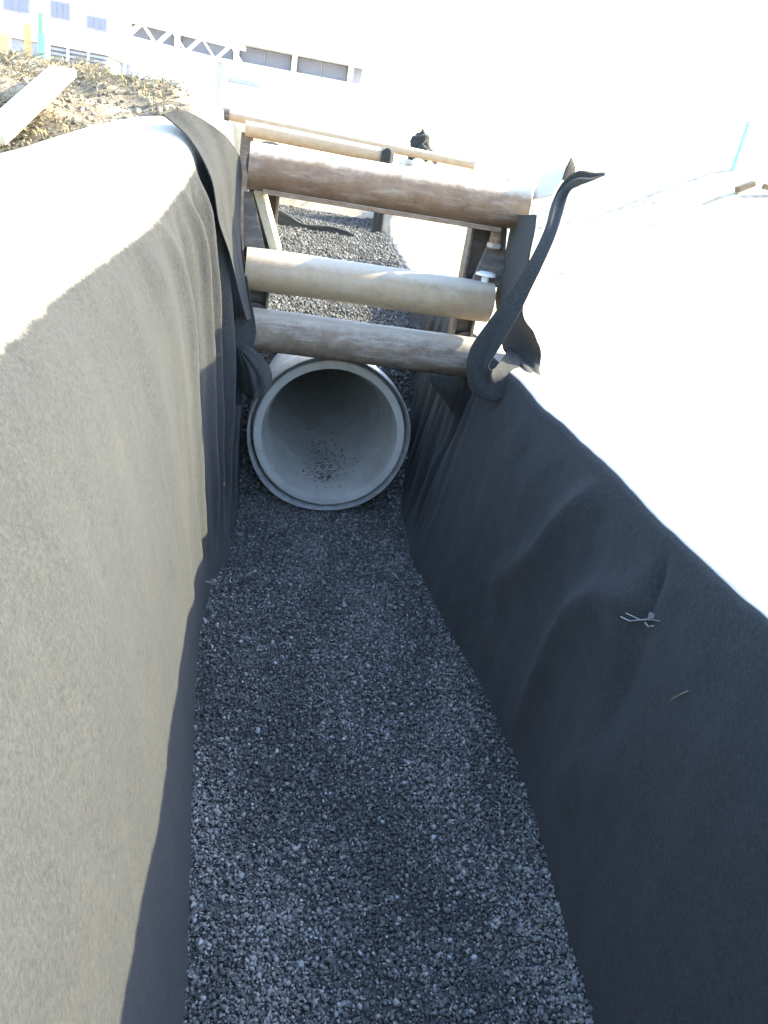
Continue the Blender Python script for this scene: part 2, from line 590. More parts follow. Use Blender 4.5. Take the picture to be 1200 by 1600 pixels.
xs, ys, sz = [], [], []
for n, y0, y1, s in ((5000, -0.5, 1.2, .014), (96000, 1.2, 5.2, .0055), (22000, 4.9, 7.4, .0082), (22000, 7.4, 17.2, .0125)):
    x, y = bed_points(n, y0, y1)
    xs.append(x); ys.append(y)
    sz.append(s * np.clip(rng.lognormal(0, .36, n), .5, 2.4))
x, y, s = np.concatenate(xs), np.concatenate(ys), np.concatenate(sz)
z = gravel_z(x, y)
keep = ~((np.hypot(x - PCX, z - PCZ) < np.where(y < 5.25, PR - 0.02, 0.43)) & (y > 4.88))
x, y, z, s = x[keep], y[keep], z[keep], s[keep]
patch = fbm(np.stack([x, y], 1), 0.9, 21, 4)
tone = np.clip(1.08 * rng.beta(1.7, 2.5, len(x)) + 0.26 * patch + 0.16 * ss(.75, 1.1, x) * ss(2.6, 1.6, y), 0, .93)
tone = np.where(y > 5.6, tone * .62, tone)  # far stones darkened in colour to stand in for shade
odd = rng.random(len(x))
tone = np.where(odd > .985, rng.uniform(.95, .975, len(x)), tone)
tone = np.where(odd < .008, 1.0, tone)
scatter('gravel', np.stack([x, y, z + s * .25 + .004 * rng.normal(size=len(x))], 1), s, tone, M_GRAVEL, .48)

# ------------------------------------------------------------------ left fabric wall
def keyed(rows, nr, nc):
    return surf(rows, nr, nc)


def left_row(y, pts, dy=None):
    return [(px, y + (dy[i] if dy else 0), pz) for i, (px, pz) in enumerate(pts)]


Lrows = []
for yv in (-1.2, -0.4, 0.4, 1.2):
    b = float(bed_left(yv))
    Lrows.append(left_row(yv, [(b + .06, -.02), (b, .03), (-.11, .40), (-.25, .85), (-.41, 1.29), (-.54, 1.56), (-.68, 1.67), (-1.05, 1.72), (-1.65, 1.74)]))
for yv in (2.0, 2.8):
    b = float(bed_left(yv))
    k = (yv - 2.0) / 1.6
    Lrows.append(left_row(yv, [(b + .05, -.02), (b, .03), (-.11, .42), (-.235 + .04 * k, .88), (-.38 + .08 * k, 1.34 + .05 * k), (-.51 + .12 * k, 1.58 + .1 * k), (-.66 + .14 * k, 1.68 + .12 * k), (-1.03 + .12 * k, 1.74 + .1 * k), (-1.6 + .15 * k, 1.76 + .06 * k)]))
Lrows.append(left_row(3.4, [(-.03, -.02), (-.07, .03), (-.12, .45), (-.18, .93), (-.27, 1.42), (-.36, 1.70), (-.50, 1.83), (-.88, 1.85), (-1.42, 1.80)]))
Lrows.append(left_row(3.8, [(-.0, -.02), (-.035, .03), (-.09, .47), (-.14, .97), (-.21, 1.50), (-.285, 1.81), (-.42, 1.97), (-.80, 1.96), (-1.32, 1.82)]))
Lrows.append(left_row(4.1, [(.05, -.02), (.02, .03), (-.06, .48), (-.11, .99), (-.18, 1.54), (-.25, 1.89), (-.38, 2.09), (-.75, 2.05), (-1.27, 1.83)]))
Lrows.append(left_row(4.3, [(.06, -.02), (.03, .03), (-.02, .48), (-.045, .99), (-.12, 1.55), (-.225, 1.92), (-.39, 2.15), (-.74, 2.08), (-1.25, 1.84)]))
Lrows.append(left_row(4.42, [(.05, -.02), (.02, .03), (-.035, .48), (-.07, .99), (-.15, 1.55), (-.26, 1.93), (-.42, 2.15), (-.75, 2.08), (-1.24, 1.84)]))
g = keyed(Lrows, 300, 130)
nrm = gnormals(g)
if nrm[150, 40, 0] < 0:
    nrm = -nrm
q = g.reshape(-1, 3)
zz, yy = g[..., 2], g[..., 1]
up = ss(0.0, 0.35, zz) * ss(2.3, 1.7, zz)
fold = np.zeros(zz.shape)
wob = 0.03 * np.sin(zz * 2.1) + 0.02 * np.sin(zz * 4.7 + 1)
for yc, am, wd in ((2.95, .008, .10), (3.28, .011, .08), (3.52, .018, .055), (3.70, -.014, .045), (3.86, .024, .04), (3.98, -.018, .03), (4.08, .022, .035), (4.19, -.016, .03), (4.27, .012, .03)):
    fold += am * np.exp(-((yy - yc - wob) / wd) ** 2)
vv_ = np.linspace(0, 8, 130)[None, :] * np.ones_like(zz)
fold *= ss(0.1, .5, zz) * ss(5.6, 4.6, vv_) * 1.8
soft = 0.014 * fbm(np.stack([q[:, 1] * 0.8, q[:, 2] * 0.45], 1), 1.0, 31, 3).reshape(zz.shape) + 0.003 * fbm(np.stack([q[:, 1], q[:, 2] * .5], 1), 5.5, 32, 3).reshape(zz.shape)
# diagonal drag folds near the camera
for (ya, za, yb, zb, am, wd) in ((1.15, 1.30, 1.75, 1.02, .010, .035), (1.35, 1.35, 2.0, 1.1, .007, .03), (0.9, .9, 1.6, .5, .008, .05)):
    dx, dz = yb - ya, zb - za
    L = math.hypot(dx, dz)
    t = np.clip(((yy - ya) * dx + (zz - za) * dz) / L ** 2, 0, 1)
    d = np.hypot(yy - ya - t * dx, zz - za - t * dz)
    soft += am * np.exp(-(d / wd) ** 2) * np.sin(np.pi * np.clip(t, .05, .95))
# lapped joint standing a little proud near the foot of the wall
soft += 0.022 * np.exp(-((yy - 3.33) / .05) ** 2) * ss(.75, .1, zz)
g = g + nrm * (fold * ss(-.1, .3, zz) + soft * up)[..., None]
# sun glare painted pale on the flat top, ragged edge
arc = np.concatenate([np.zeros((300, 1)), np.cumsum(np.linalg.norm(np.diff(g, axis=1), axis=2), 1)], 1)
fl = np.abs(gnormals(g)[..., 2])
glare = np.clip(np.maximum(1.15 * ss(.58, .99, fl), ss(5.1, 5.9, vv_)), 0, 1)
glare = np.where(zz > 1.2, glare, 0.0)
left_sheet = cloth('geotextile_sheet', g, M_FAB, glare=glare)
tag(left_sheet, 'sunlit grey-beige fabric sheet hanging over the left trench wall with a top painted pale as sun glare', 'fabric sheet', 'fabric sheets lining the trench')
p = MB()
p.tube([(-.066, 3.27, .345), (-.035, 3.26, .35)], .004, 6).tube([(-.04, 3.26, .35), (-.03, 3.245, .36), (-.03, 3.28, .345)], .011, 8)
p.build('pin', M_PIN, left_sheet)

# fabric liner on the shield panels, left side
rows = []
for yv, bx in ((4.30, -.075), (4.42, -.045), (4.52, -.005), (4.6, .0), (4.8, .02), (5.4, .03), (6.2, .03), (7.2, .04)):
    rows.append([(bx + .07, yv, -.02), (bx + .03, yv, .05), (bx - .005, yv, .45), (bx - .02, yv, .9), (bx - .03, yv, 1.18), (bx - .055, yv, 1.27), (bx - .10, yv, 1.29)])
g = surf(rows, 120, 60)
q = g.reshape(-1, 3)
g[..., 0] += (0.012 * np.sin(g[..., 1] * 31 + g[..., 2] * 2) + 0.008 * np.sin(g[..., 1] * 57 + 1) + 0.015 * fbm(np.stack([q[:, 1], q[:, 2] * .4], 1), 1.5, 41, 3).reshape(g.shape[:2])) * ss(.02, .3, g[..., 2])
o = cloth('geotextile_sheet', g, M_FAB)
tag(o, 'shaded black fabric lining the low left shield panel beside the concrete pipe', 'fabric sheet', 'fabric sheets lining the trench')

# ------------------------------------------------------------------ right fabric wall
def rrow(y, b=None):
    b = float(bed_right(y)) if b is None else b
    m_ = 1.31 - b
    return [(b - .06, y, -.015), (b, y, .03), (b + .30 * m_, y, .34), (b + .55 * m_, y, .68), (b + .82 * m_, y, 1.02), (b + .95 * m_, y, 1.20), (1.325, y, 1.268), (1.42, y, 1.285), (1.62, y, 1.25)]


Rrows = [rrow(yv) for yv in (-1.2, -.4, .4, 1.1, 1.7, 2.1, 2.5, 2.9, 3.3, 3.7, 4.1, 4.4, 4.8, 5.4, 6.1, 7.15)]
g = surf(Rrows, 420, 120)
nrm = gnormals(g)
if nrm[100, 40, 0] > 0:
    nrm = -nrm
q = g.reshape(-1, 3)
yy, zz = g[..., 1], g[..., 2]
disp = 0.006 * fbm(np.stack([q[:, 1] * .8, q[:, 2] * .9], 1), .9, 51, 3).reshape(zz.shape) + .0025 * fbm(q[:, 1:], 4.5, 52, 3).reshape(zz.shape)


def crease(path, am, wd, sharp=1.0):
    """soft fold along a path in (y, z); sharp < 1 makes a crest"""
    out = np.zeros(yy.shape)
    best = np.full(yy.shape, 9.0)
    fade = np.zeros(yy.shape)
    n = len(path) - 1
    for i in range(n):
        (ya, za), (yb, zb) = path[i], path[i + 1]
        dx, dz = yb - ya, zb - za
        t = np.clip(((yy - ya) * dx + (zz - za) * dz) / (dx * dx + dz * dz), 0, 1)
        d = np.hypot(yy - ya - t * dx, zz - za - t * dz)
        m_ = d < best
        best = np.where(m_, d, best)
        fade = np.where(m_, (i + t) / n, fade)
    return am * np.exp(-(best / wd) ** (2 * sharp)) * (0.25 + 0.75 * np.sin(np.pi * np.clip(.15 + fade * .8, 0, 1)))


disp += crease([(2.62, 1.27), (2.75, 1.06), (2.93, .77), (3.24, .48)], .050, .085, .7)
disp += crease([(2.12, 1.02), (2.33, .93), (2.47, .78), (2.56, .55), (2.64, .18)], .055, .09, .7)
disp += crease([(1.80, .60), (2.05, .46), (2.2, .2)], .028, .12, .8)
disp += crease([(2.10, 1.26), (2.08, 1.12), (2.06, 1.0)], -.030, .030, .8)
disp += crease([(2.06, .98), (2.05, .80), (2.02, .60)], -.020, .08, .9)
disp += crease([(3.0, 1.25), (3.25, .95), (3.5, .7)], .010, .14)
disp += crease([(3.55, 1.25), (3.62, .9), (3.68, .5)], .009, .12)
disp += crease([(1.55, 1.2), (1.5, .8), (1.45, .4)], .007, .16)
disp = 1.5 * disp * ss(.0, .14, zz) * ss(4.5, 4.2, yy) * ss(1.26, 1.08, zz)
# upright folds where the sheet turns onto the shield
pl = (0.016 * np.sin(yy * 30 + zz * 1.2) + .009 * np.sin(yy * 51 - zz * 2)) * ss(4.2, 4.5, yy) * ss(6.6, 5.6, yy) * ss(.0, .35, zz)
disp += pl * ss(1.25, 1.1, zz) - .055 * np.exp(-((yy - 4.52 - .25 * (1 - zz)) / .10) ** 2) * ss(.45, .8, zz) * ss(1.25, 1.1, zz)
g = g + nrm * disp[..., None]
# uneven rim
g[..., 2] += (.006 * np.sin(yy * 5.1) + .005 * fbm(np.stack([q[:, 1]], 1), 1.6, 53, 3).reshape(zz.shape)) * ss(1.0, 1.25, zz)
fl = np.abs(gnormals(g)[..., 2])
glare = np.where(zz > .9, 1.4 * ss(.78, .90, fl), 0)  # rim painted pale where it turns up, as sun glare
right_sheet = cloth('geotextile_sheet', g, M_FAB, glare=glare)
tag(right_sheet, 'shaded blue-black fabric sheet with diagonal creases hanging down the right trench wall', 'fabric sheet', 'fabric sheets lining the trench')


def on_right(y, z, off=.012):
    d = (g[..., 1] - y) ** 2 + (g[..., 2] - z) ** 2
    d[g[..., 0] > 1.33] = 9
    i = np.unravel_index(np.argmin(d), d.shape)
    return g[i] + gn[i] * off


gn = gnormals(g)
if gn[100, 40, 0] > 0:
    gn = -gn
P0 = on_right(2.06, 1.00, .010)
p = MB()
p.tube([on_right(2.132, .973, .02), on_right(2.10, .978, .012), on_right(2.046, 1.008, .014), on_right(1.977, 1.037, .010)], .0019, 6)
p.tube([on_right(2.115, .99, .016), on_right(2.07, .998, .010), on_right(2.02, 1.025, .010)], .0015, 6)
p.tube([on_right(2.059, .99, .012), on_right(2.03, .992, .010), on_right(2.014, 1.003, .008)], .003, 6)
p.build('tie_wire', M_PIN, right_sheet)
p = MB()
p.tube([on_right(2.035, 1.022, .016), on_right(2.035, 1.022, .004)], [.014, .010], 12)
p.build('pin_head', M_PIN, right_sheet)
Q0, Q1 = on_right(1.781, .917, .006), on_right(1.744, .970, .006)
o = MB().tube([Q0, (Q0 + Q1) / 2 + (-.003, 0, .0), Q1], .0014, 5).build('straw_stalk', M_STRAW)
tag(o, 'single thin pale straw stuck to the dark right fabric sheet', 'straw')

# ------------------------------------------------------------------ trench shield
SY = 4.60
shield = thing('trench_shield', (.62, 4.6, 0), 'steel trench shield held apart by three rusty pipe spreaders above the concrete pipe', 'trench shield', 'trench shields')
for x0, x1 in ((-.16, -.10), (1.38, 1.44)):
    MB().box((x0, 4.70, .02), (x1, 7.45, 1.24)).build('panel', M_STEEL, shield, bevel=.01)


def spreader(x0, x1, y, z, r, m, tilt=0.0):
    prof = [(r * .82, x0 + .004), (r * .82, x0 - .0), (r, x0), (r, x0 + .02)]
    n, seg = 40, 60
    xs_ = np.linspace(x0, x1, seg)
    v, f = [], []
    for i, xx in enumerate(xs_):
        for k in range(n):
            a = 2 * math.pi * k / n
            rr_ = r * (1 + .006 * math.sin(xx * 9 + 2 * a + z * 7) + .004 * math.sin(xx * 23 + a))
            v.append((xx, y + rr_ * math.cos(a), z + tilt * (xx - x0) + rr_ * math.sin(a)))
    for i in range(seg - 1):
        for k in range(n):
            a, b = i * n + k, i * n + (k + 1) % n
            f.append((a, a + n, b + n, b))
    f.append(tuple(range(n)))
    f.append(tuple(range(seg * n - 1, (seg - 1) * n - 1, -1)))
    return smooth_angle(MB().add(v, f).build('spreader', m, shield), 50)


sp = [spreader(-.06, 1.395, 4.58, 2.012, .113, M_SP[0], .012), spreader(-.03, 1.325, 4.62, 1.508, .111, M_SP[1], .004), spreader(.0, 1.285, 4.60, 1.196, .114, M_SP[2], .0)]
sp[0]['label'] = 'top spreader pipe, brown rust'
sp[2]['label'] = 'bottom spreader pipe, scuffed grey and brown'
# strip added under the top spreader, standing in for its bounce-lit lower edge
MB().box((.02, 4.51, 1.893), (1.28, 4.54, 1.916)).build('bounce_strip', M_SP[0], sp[0], bevel=.004)
for side, x0, x1 in ((0, -.05, .112), (1, 1.165, 1.29)):
    pb = MB()
    # channel post: web and two flanges, open towards the camera side
    pb.box((x0, 4.785, 1.16), (x1, 4.805, 2.12))
    pb.box((x0, 4.69, 1.16), (x0 + .016, 4.7845, 2.12)).box((x1 - .016, 4.69, 1.16), (x1, 4.7845, 2.12))
    # extra rear plate behind the web, added to block sun on the left liner
    pb.box((x1 - .016, 4.8055, 1.16), (x1, 5.02, 2.06))
    post = pb.build('post', M_STEEL, shield, bevel=.003)
    if side == 0:
        poly = [(-.074, 1.885), (-.029, 1.888), (.062, 1.62), (-.05, 1.61)]
    else:
        poly = [(1.274, 1.93), (1.336, 1.93), (1.382, 1.60), (1.198, 1.60)]
    MB().prism(poly, 4.61, 4.635).build('gusset_plate', M_STEEL, post, bevel=.004)
    for z in (2.02, 1.508, 1.196):
        cx = x0 + .09 if side == 0 else x1 - .02
        MB().lathe_y(cx, z, [(.085, 4.73), (.118, 4.73), (.118, 4.783), (.085, 4.783)], 28).build('collar', M_STEEL, post, smooth=False)
pin = MB().tube([(1.284, 4.60, 1.91), (1.284, 4.60, 1.80)], .034, 20).build('pin', M_SP[0], shield)
smooth_angle(pin)
MB().tube([(1.284, 4.60, 1.83), (1.284, 4.60, 1.808)], .044, 6).build('nut', M_PIN, pin)
pin = MB().tube([(1.272, 4.61, 1.60), (1.272, 4.61, 1.665)], .022, 16).build('pin', M_WHITE, shield)
smooth_angle(pin)
MB().tube([(1.272, 4.61, 1.655), (1.272, 4.61, 1.668), (1.272, 4.61, 1.678)], [.060, .056, .030], 24).build('pin_head', M_WHITE, pin)
# shackle at the right end of the top spreader
sh = MB()
arc_ = [(1.40 + .035 * math.cos(a), 4.50, 1.99 + .075 * math.sin(a)) for a in np.linspace(-1.2, 4.3, 14)]
sh.tube(arc_, .013, 10)
sh.tube([(1.375, 4.50, 1.915), (1.425, 4.50, 1.93)], .018, 10)
smooth_angle(sh.build('shackle', M_WHITE, shield))

# far end of the same shield: spreader at the top and its posts
fs = spreader(-.15, .985, 7.42, 2.19, .058, M_SP[1], -.02)
fs['label'] = 'far spreader pipe at the other end of the shield'
MB().tube([(.96, 7.42, 2.166), (1.06, 7.42, 2.164)], .066, 20).build('sleeve', M_STEEL, fs)
for x0, x1 in ((-.18, -.08),):
    MB().box((x0, 7.48, .95), (x1, 7.60, 2.16)).build('post', M_STEEL, shield, bevel=.006)

# second shield further along the trench: what shows is its top spreader
shield2 = thing('trench_shield', (.3, 10, 1.0), 'far trench shield whose thin sunlit spreader pipe shows behind the nearer one', 'trench shield', 'trench shields')
mb = MB().tube([(-.42, 10, 2.30), (2.36, 10, 2.24)], .05, 18)
smooth_angle(mb.build('spreader', M_SP[1], shield2))
MB().tube([(-.46, 10, 2.302), (-.38, 10, 2.30)], .062, 18).build('collar', M_STEEL, shield2)
for x0, mm_ in ((-.50, M_STEEL), (2.36, M_WOOD)):
    MB().box((x0, 9.96, .9), (x0 + .06, 10.04, 2.30)).build('post', mm_, shield2, bevel=.005)

# ------------------------------------------------------------------ draped cloth at the shield, left
base = (-.1, 4.4, .85)
dl = thing('fabric_drape', base, 'fabric flap folded over the left shield post, hanging in front of the spreader ends', 'fabric drape', 'fabric draped over the shield posts')
rows = [[(-0.443, 4.1, 2.174), (-0.369, 4.2, 2.204), (-0.263, 4.3, 2.175), (-0.167, 4.4, 2.121), (-0.11, 4.5, 2.05)],
        [(-0.318, 4.1, 2.092), (-0.263, 4.2, 2.092), (-0.205, 4.3, 2.072), (-0.143, 4.4, 2.031), (-0.095, 4.5, 1.999)],
        [(-0.216, 4.1, 1.949), (-0.19, 4.2, 1.936), (-0.157, 4.3, 1.924), (-0.119, 4.4, 1.912), (-0.089, 4.5, 1.898)],
        [(-0.169, 4.16, 1.764), (-0.146, 4.24, 1.76), (-0.123, 4.32, 1.756), (-0.099, 4.4, 1.753), (-0.076, 4.48, 1.749)],
        [(-0.107, 4.22, 1.615), (-0.098, 4.29, 1.61), (-0.084, 4.36, 1.605), (-0.07, 4.42, 1.601), (-0.055, 4.47, 1.599)],
        [(-0.054, 4.3, 1.442), (-0.049, 4.34, 1.438), (-0.04, 4.38, 1.435), (-0.03, 4.42, 1.432), (-0.018, 4.46, 1.429)],
        [(0.0, 4.36, 1.29), (0.004, 4.39, 1.281), (0.01, 4.42, 1.277), (0.015, 4.44, 1.275), (0.022, 4.46, 1.278)]]
g2 = surf(rows, 90, 34)
u = np.linspace(0, 1, 34)[None, :]
g2[..., 1] += .008 * np.sin(u * 17 + g2[..., 2] * 3) * ss(1.3, 1.6, g2[..., 2])
f2 = np.abs(gnormals(g2)[..., 2])
cloth('flap', g2, M_FAB, dl, glare=np.where(g2[..., 2] > 1.9, .8 * ss(.75, .95, f2), 0))
# the hollow behind the flap, in its shade, swelling into a sag at the foot
rows = [[(-.30, 4.44, 2.0), (-.24, 4.52, 2.0), (-.16, 4.55, 2.0), (-.09, 4.52, 1.98)],
        [(-.25, 4.43, 1.7), (-.19, 4.52, 1.7), (-.13, 4.55, 1.7), (-.07, 4.52, 1.7)],
        [(-.20, 4.41, 1.45), (-.14, 4.49, 1.45), (-.08, 4.53, 1.45), (-.01, 4.51, 1.45)],
        [(-.16, 4.39, 1.25), (-.10, 4.44, 1.25), (-.02, 4.46, 1.24), (.055, 4.47, 1.22)],
        [(-.14, 4.38, 1.10), (-.09, 4.41, 1.09), (-.02, 4.42, 1.08), (.035, 4.44, 1.08)],
        [(-.13, 4.43, .97), (-.09, 4.46, .96), (-.03, 4.46, .95), (.02, 4.46, .96)],
        [(-.10, 4.45, .80), (-.06, 4.46, .80), (-.02, 4.46, .80), (.02, 4.46, .80)]]
cloth('back_fold', surf(rows, 60, 26), M_FAB, dl)
pouch = surf([[(-0.059, 4.455, 1.122), (-0.041, 4.43, 1.13), (-0.013, 4.41, 1.125), (0.013, 4.43, 1.137), (0.031, 4.47, 1.13)],
        [(-0.052, 4.455, 1.078), (-0.025, 4.412, 1.092), (0.016, 4.38, 1.091), (0.054, 4.409, 1.103), (0.082, 4.47, 1.092)],
        [(-0.037, 4.455, 1.02), (-0.002, 4.385, 1.043), (0.051, 4.335, 1.048), (0.102, 4.377, 1.058), (0.139, 4.47, 1.039)],
        [(-0.021, 4.455, 0.959), (0.016, 4.37, 0.986), (0.071, 4.31, 0.996), (0.125, 4.36, 1.003), (0.166, 4.47, 0.979)],
        [(-0.006, 4.455, 0.907), (0.028, 4.376, 0.933), (0.078, 4.32, 0.942), (0.128, 4.367, 0.949), (0.165, 4.47, 0.924)],
        [(0.025, 4.455, 0.868), (0.047, 4.4, 0.886), (0.081, 4.36, 0.888), (0.114, 4.395, 0.896), (0.139, 4.47, 0.877)],
        [(0.072, 4.455, 0.845), (0.078, 4.43, 0.853), (0.087, 4.41, 0.845), (0.094, 4.43, 0.855), (0.1, 4.47, 0.844)]], 60, 50)
pr = np.linspace(0, 1, 60)[:, None]
pc = np.linspace(-1, 1, 50)[None, :]
fan = np.arctan2(pc + .35, pr + .25)
pouch[..., 1] += .012 * np.sin(fan * 13 + 2 * pr) * np.sin(np.pi * pr) * (1 - pc ** 2) ** .5
pouch[..., 1] += .006 * np.sin(pc * 9 + pr * 14) * np.sin(np.pi * pr) * (1 - pc ** 2) ** .5
cloth('pouch', pouch, M_FAB, dl, thick=.004)

# ------------------------------------------------------------------ draped cloth at the shield, right
dr = thing('fabric_drape', (1.4, 4.4, 1.0), 'twisted black fabric strips hanging from the right shield post and looped at the bottom', 'fabric drape', 'fabric draped over the shield posts')
Pk = [(1.515, 2.307, .007, .002, .02), (1.524, 2.261, .03, -.005, .02), (1.514, 2.193, .026, -.008, .02)]


def rag(g_, amp, seed):
    """limp, uneven cloth: long ripples along the strip, ragged edges"""
    n_, m__ = g_.shape[:2]
    t_ = np.linspace(0, 1, n_)[:, None]
    u_ = np.linspace(-1, 1, m__)[None, :]
    wv = np.sin(u_ * 5 + 3 * np.sin(t_ * 9 + seed)) * (0.5 + 0.5 * np.sin(t_ * 14 + seed))
    g_ = g_ + gnormals(g_) * (amp * wv)[..., None]
    e_ = (np.abs(u_) ** 6)[..., None]
    nz = fbm(np.concatenate([t_ * 9, 0 * t_], 1), 1.0, 80 + seed, 4)[:, None, None]
    mid = g_.mean(axis=1, keepdims=True)
    return g_ + (g_ - mid) * e_ * nz * .03


def ribbon(name, pts, y, n, curl):
    c = cr(np.array(pts), n)
    u = np.linspace(-1, 1, 15)
    gr = np.zeros((n, 15, 3))
    gr[..., 0] = c[:, 0:1] + c[:, 2:3] * u
    gr[..., 2] = c[:, 1:2] + c[:, 3:4] * u
    gr[..., 1] = y + c[:, 4:5] * u + curl * (1 - u ** 2) * (c[:, 2:3] / .06)
    return cloth(name, gr, M_FAB, dr, thick=.006)


cloth('strip', rag(surf([[(1.369, 4.7, 1.985), (1.34, 4.459, 1.999), (1.315, 4.238, 2.013), (1.297, 4.05, 2.027)],
        [(1.38, 4.7, 1.936), (1.348, 4.449, 1.952), (1.32, 4.218, 1.97), (1.298, 4.02, 1.986)],
        [(1.379, 4.7, 1.764), (1.347, 4.442, 1.79), (1.319, 4.204, 1.816), (1.298, 4.0, 1.842)],
        [(1.377, 4.7, 1.587), (1.35, 4.436, 1.623), (1.327, 4.191, 1.66), (1.31, 3.98, 1.696)],
        [(1.396, 4.66, 1.453), (1.366, 4.409, 1.493), (1.34, 4.178, 1.533), (1.32, 3.98, 1.573)],
        [(1.396, 4.52, 1.372), (1.399, 4.338, 1.407), (1.407, 4.179, 1.442), (1.421, 4.05, 1.477)],
        [(1.394, 4.36, 1.301), (1.423, 4.248, 1.326), (1.459, 4.159, 1.352), (1.499, 4.1, 1.377)],
        [(1.408, 4.07, 1.298), (1.44, 4.07, 1.297), (1.472, 4.07, 1.295), (1.504, 4.07, 1.294)],
        [(1.385, 3.89, 1.28), (1.407, 3.89, 1.275), (1.429, 3.89, 1.269), (1.451, 3.89, 1.264)],
        [(1.345, 3.90, 1.262), (1.348, 3.90, 1.262), (1.351, 3.90, 1.262), (1.354, 3.90, 1.262)]], 90, 20), .005, 3), M_FAB, dr, thick=.004)
cloth('strip', rag(surf([[(1.692, 4.324, 2.265), (1.692, 4.321, 2.261), (1.691, 4.318, 2.257), (1.691, 4.313, 2.253)],
        [(1.628, 4.331, 2.256), (1.627, 4.323, 2.243), (1.627, 4.311, 2.231), (1.626, 4.297, 2.218)],
        [(1.558, 4.337, 2.247), (1.56, 4.325, 2.23), (1.563, 4.308, 2.211), (1.565, 4.287, 2.194)],
        [(1.488, 4.315, 2.189), (1.5, 4.304, 2.181), (1.511, 4.289, 2.172), (1.523, 4.27, 2.164)],
        [(1.437, 4.269, 2.098), (1.454, 4.255, 2.098), (1.473, 4.236, 2.098), (1.49, 4.212, 2.098)],
        [(1.343, 4.018, 1.966), (1.359, 4.004, 1.965), (1.375, 3.986, 1.964), (1.391, 3.963, 1.963)],
        [(1.273, 3.919, 1.824), (1.289, 3.905, 1.822), (1.306, 3.886, 1.819), (1.322, 3.862, 1.817)],
        [(1.223, 3.923, 1.685), (1.242, 3.906, 1.681), (1.262, 3.883, 1.676), (1.281, 3.854, 1.672)],
        [(1.165, 3.95, 1.549), (1.191, 3.928, 1.544), (1.218, 3.897, 1.539), (1.244, 3.86, 1.534)],
        [(1.099, 3.985, 1.386), (1.134, 3.959, 1.387), (1.169, 3.923, 1.389), (1.204, 3.88, 1.39)],
        [(1.091, 3.983, 1.28), (1.122, 3.959, 1.293), (1.153, 3.925, 1.305), (1.184, 3.884, 1.318)],
        [(1.135, 3.955, 1.165), (1.156, 3.939, 1.211), (1.178, 3.914, 1.258), (1.199, 3.881, 1.304)],
        [(1.25, 3.92, 1.136), (1.238, 3.929, 1.189), (1.227, 3.929, 1.243), (1.215, 3.92, 1.296)],
        [(1.343, 3.931, 1.206), (1.313, 3.958, 1.24), (1.283, 3.977, 1.274), (1.253, 3.987, 1.308)],
        [(1.411, 4.055, 1.287), (1.382, 4.088, 1.301), (1.352, 4.113, 1.316), (1.323, 4.13, 1.33)],
        [(1.515, 4.325, 1.325), (1.487, 4.356, 1.328), (1.459, 4.381, 1.33), (1.431, 4.399, 1.333)]], 170, 18), .012, 5), M_FAB, dr, thick=.003)
ribbon('crest', Pk, 4.36, 24, -.01)
# lit top of the crest folding away over the post
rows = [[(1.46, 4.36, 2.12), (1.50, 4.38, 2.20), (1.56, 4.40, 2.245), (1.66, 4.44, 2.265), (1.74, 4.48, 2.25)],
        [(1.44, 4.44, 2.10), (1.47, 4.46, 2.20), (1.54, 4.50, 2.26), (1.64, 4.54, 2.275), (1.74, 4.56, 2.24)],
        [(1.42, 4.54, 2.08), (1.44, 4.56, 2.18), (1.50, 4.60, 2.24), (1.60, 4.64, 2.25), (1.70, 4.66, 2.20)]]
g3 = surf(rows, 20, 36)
cloth('top_fold', g3, M_FAB, dr, glare=np.full(g3.shape[:2], .9))  # whole fold painted pale as if sunlit
# end of the bag tucked behind the bottom spreader
rows = [[(1.03, 4.46, 1.10), (1.08, 4.43, 1.11), (1.14, 4.42, 1.11), (1.20, 4.42, 1.12)],
        [(1.05, 4.47, 1.05), (1.10, 4.43, 1.04), (1.16, 4.42, 1.03), (1.21, 4.43, 1.04)],
        [(1.11, 4.50, .99), (1.14, 4.47, .97), (1.18, 4.46, .95), (1.22, 4.47, .97)],
        [(1.18, 4.53, .93), (1.195, 4.51, .90), (1.21, 4.50, .88), (1.23, 4.52, .90)]]
cloth('tuck', surf(rows, 30, 24), M_FAB, dr)

# ------------------------------------------------------------------ concrete pipe
pipe = thing('concrete_pipe', (PCX, 4.9, .03), 'grey concrete pipe with its open round mouth lying on the gravel under the spreaders', 'concrete pipe')
Y0 = 4.90
prof = [(.418, Y0 + .012), (.424, Y0 + .002), (.462, Y0), (.470, Y0 + .006), (.474, Y0 + .06), (.478, Y0 + .07), (.478, Y0 + .26), (.445, Y0 + .36), (.442, Y0 + 4.8), (.002, Y0 + 4.8), (.002, Y0 + 4.77), (.385, Y0 + 4.76), (.386, Y0 + .16), (.412, Y0 + .10)]
smooth_angle(MB().lathe_y(PCX, PCZ, prof, 96).build('barrel', M_CONC, pipe), 30)
# steel joint ring round the mouth, a little loose
n = 96
v, f = [], []
ringp = [(.482, 0.03), (.497, -.012), (.501, -.012), (.506, .0), (.504, .13), (.482, .135)]
for r, yo in ringp:
    for k in range(n):
        a = 2 * math.pi * k / n
        loose = 1 + .018 * max(0, math.cos(a - math.radians(215))) ** 3 + .006 * math.sin(5 * a)
        v.append((PCX + r * loose * math.cos(a), Y0 + yo - .018 * max(0, math.cos(a - math.radians(230))) ** 4, PCZ + r * loose * math.sin(a)))
m_ = len(ringp)
for i in range(m_):
    for k in range(n):
        a, b = i * n + k, i * n + (k + 1) % n
        f.append((a, ((i + 1) % m_) * n + k, ((i + 1) % m_) * n + (k + 1) % n, b))
smooth_angle(MB().add(v, f).build('joint_ring', M_JOINT, pipe), 30)
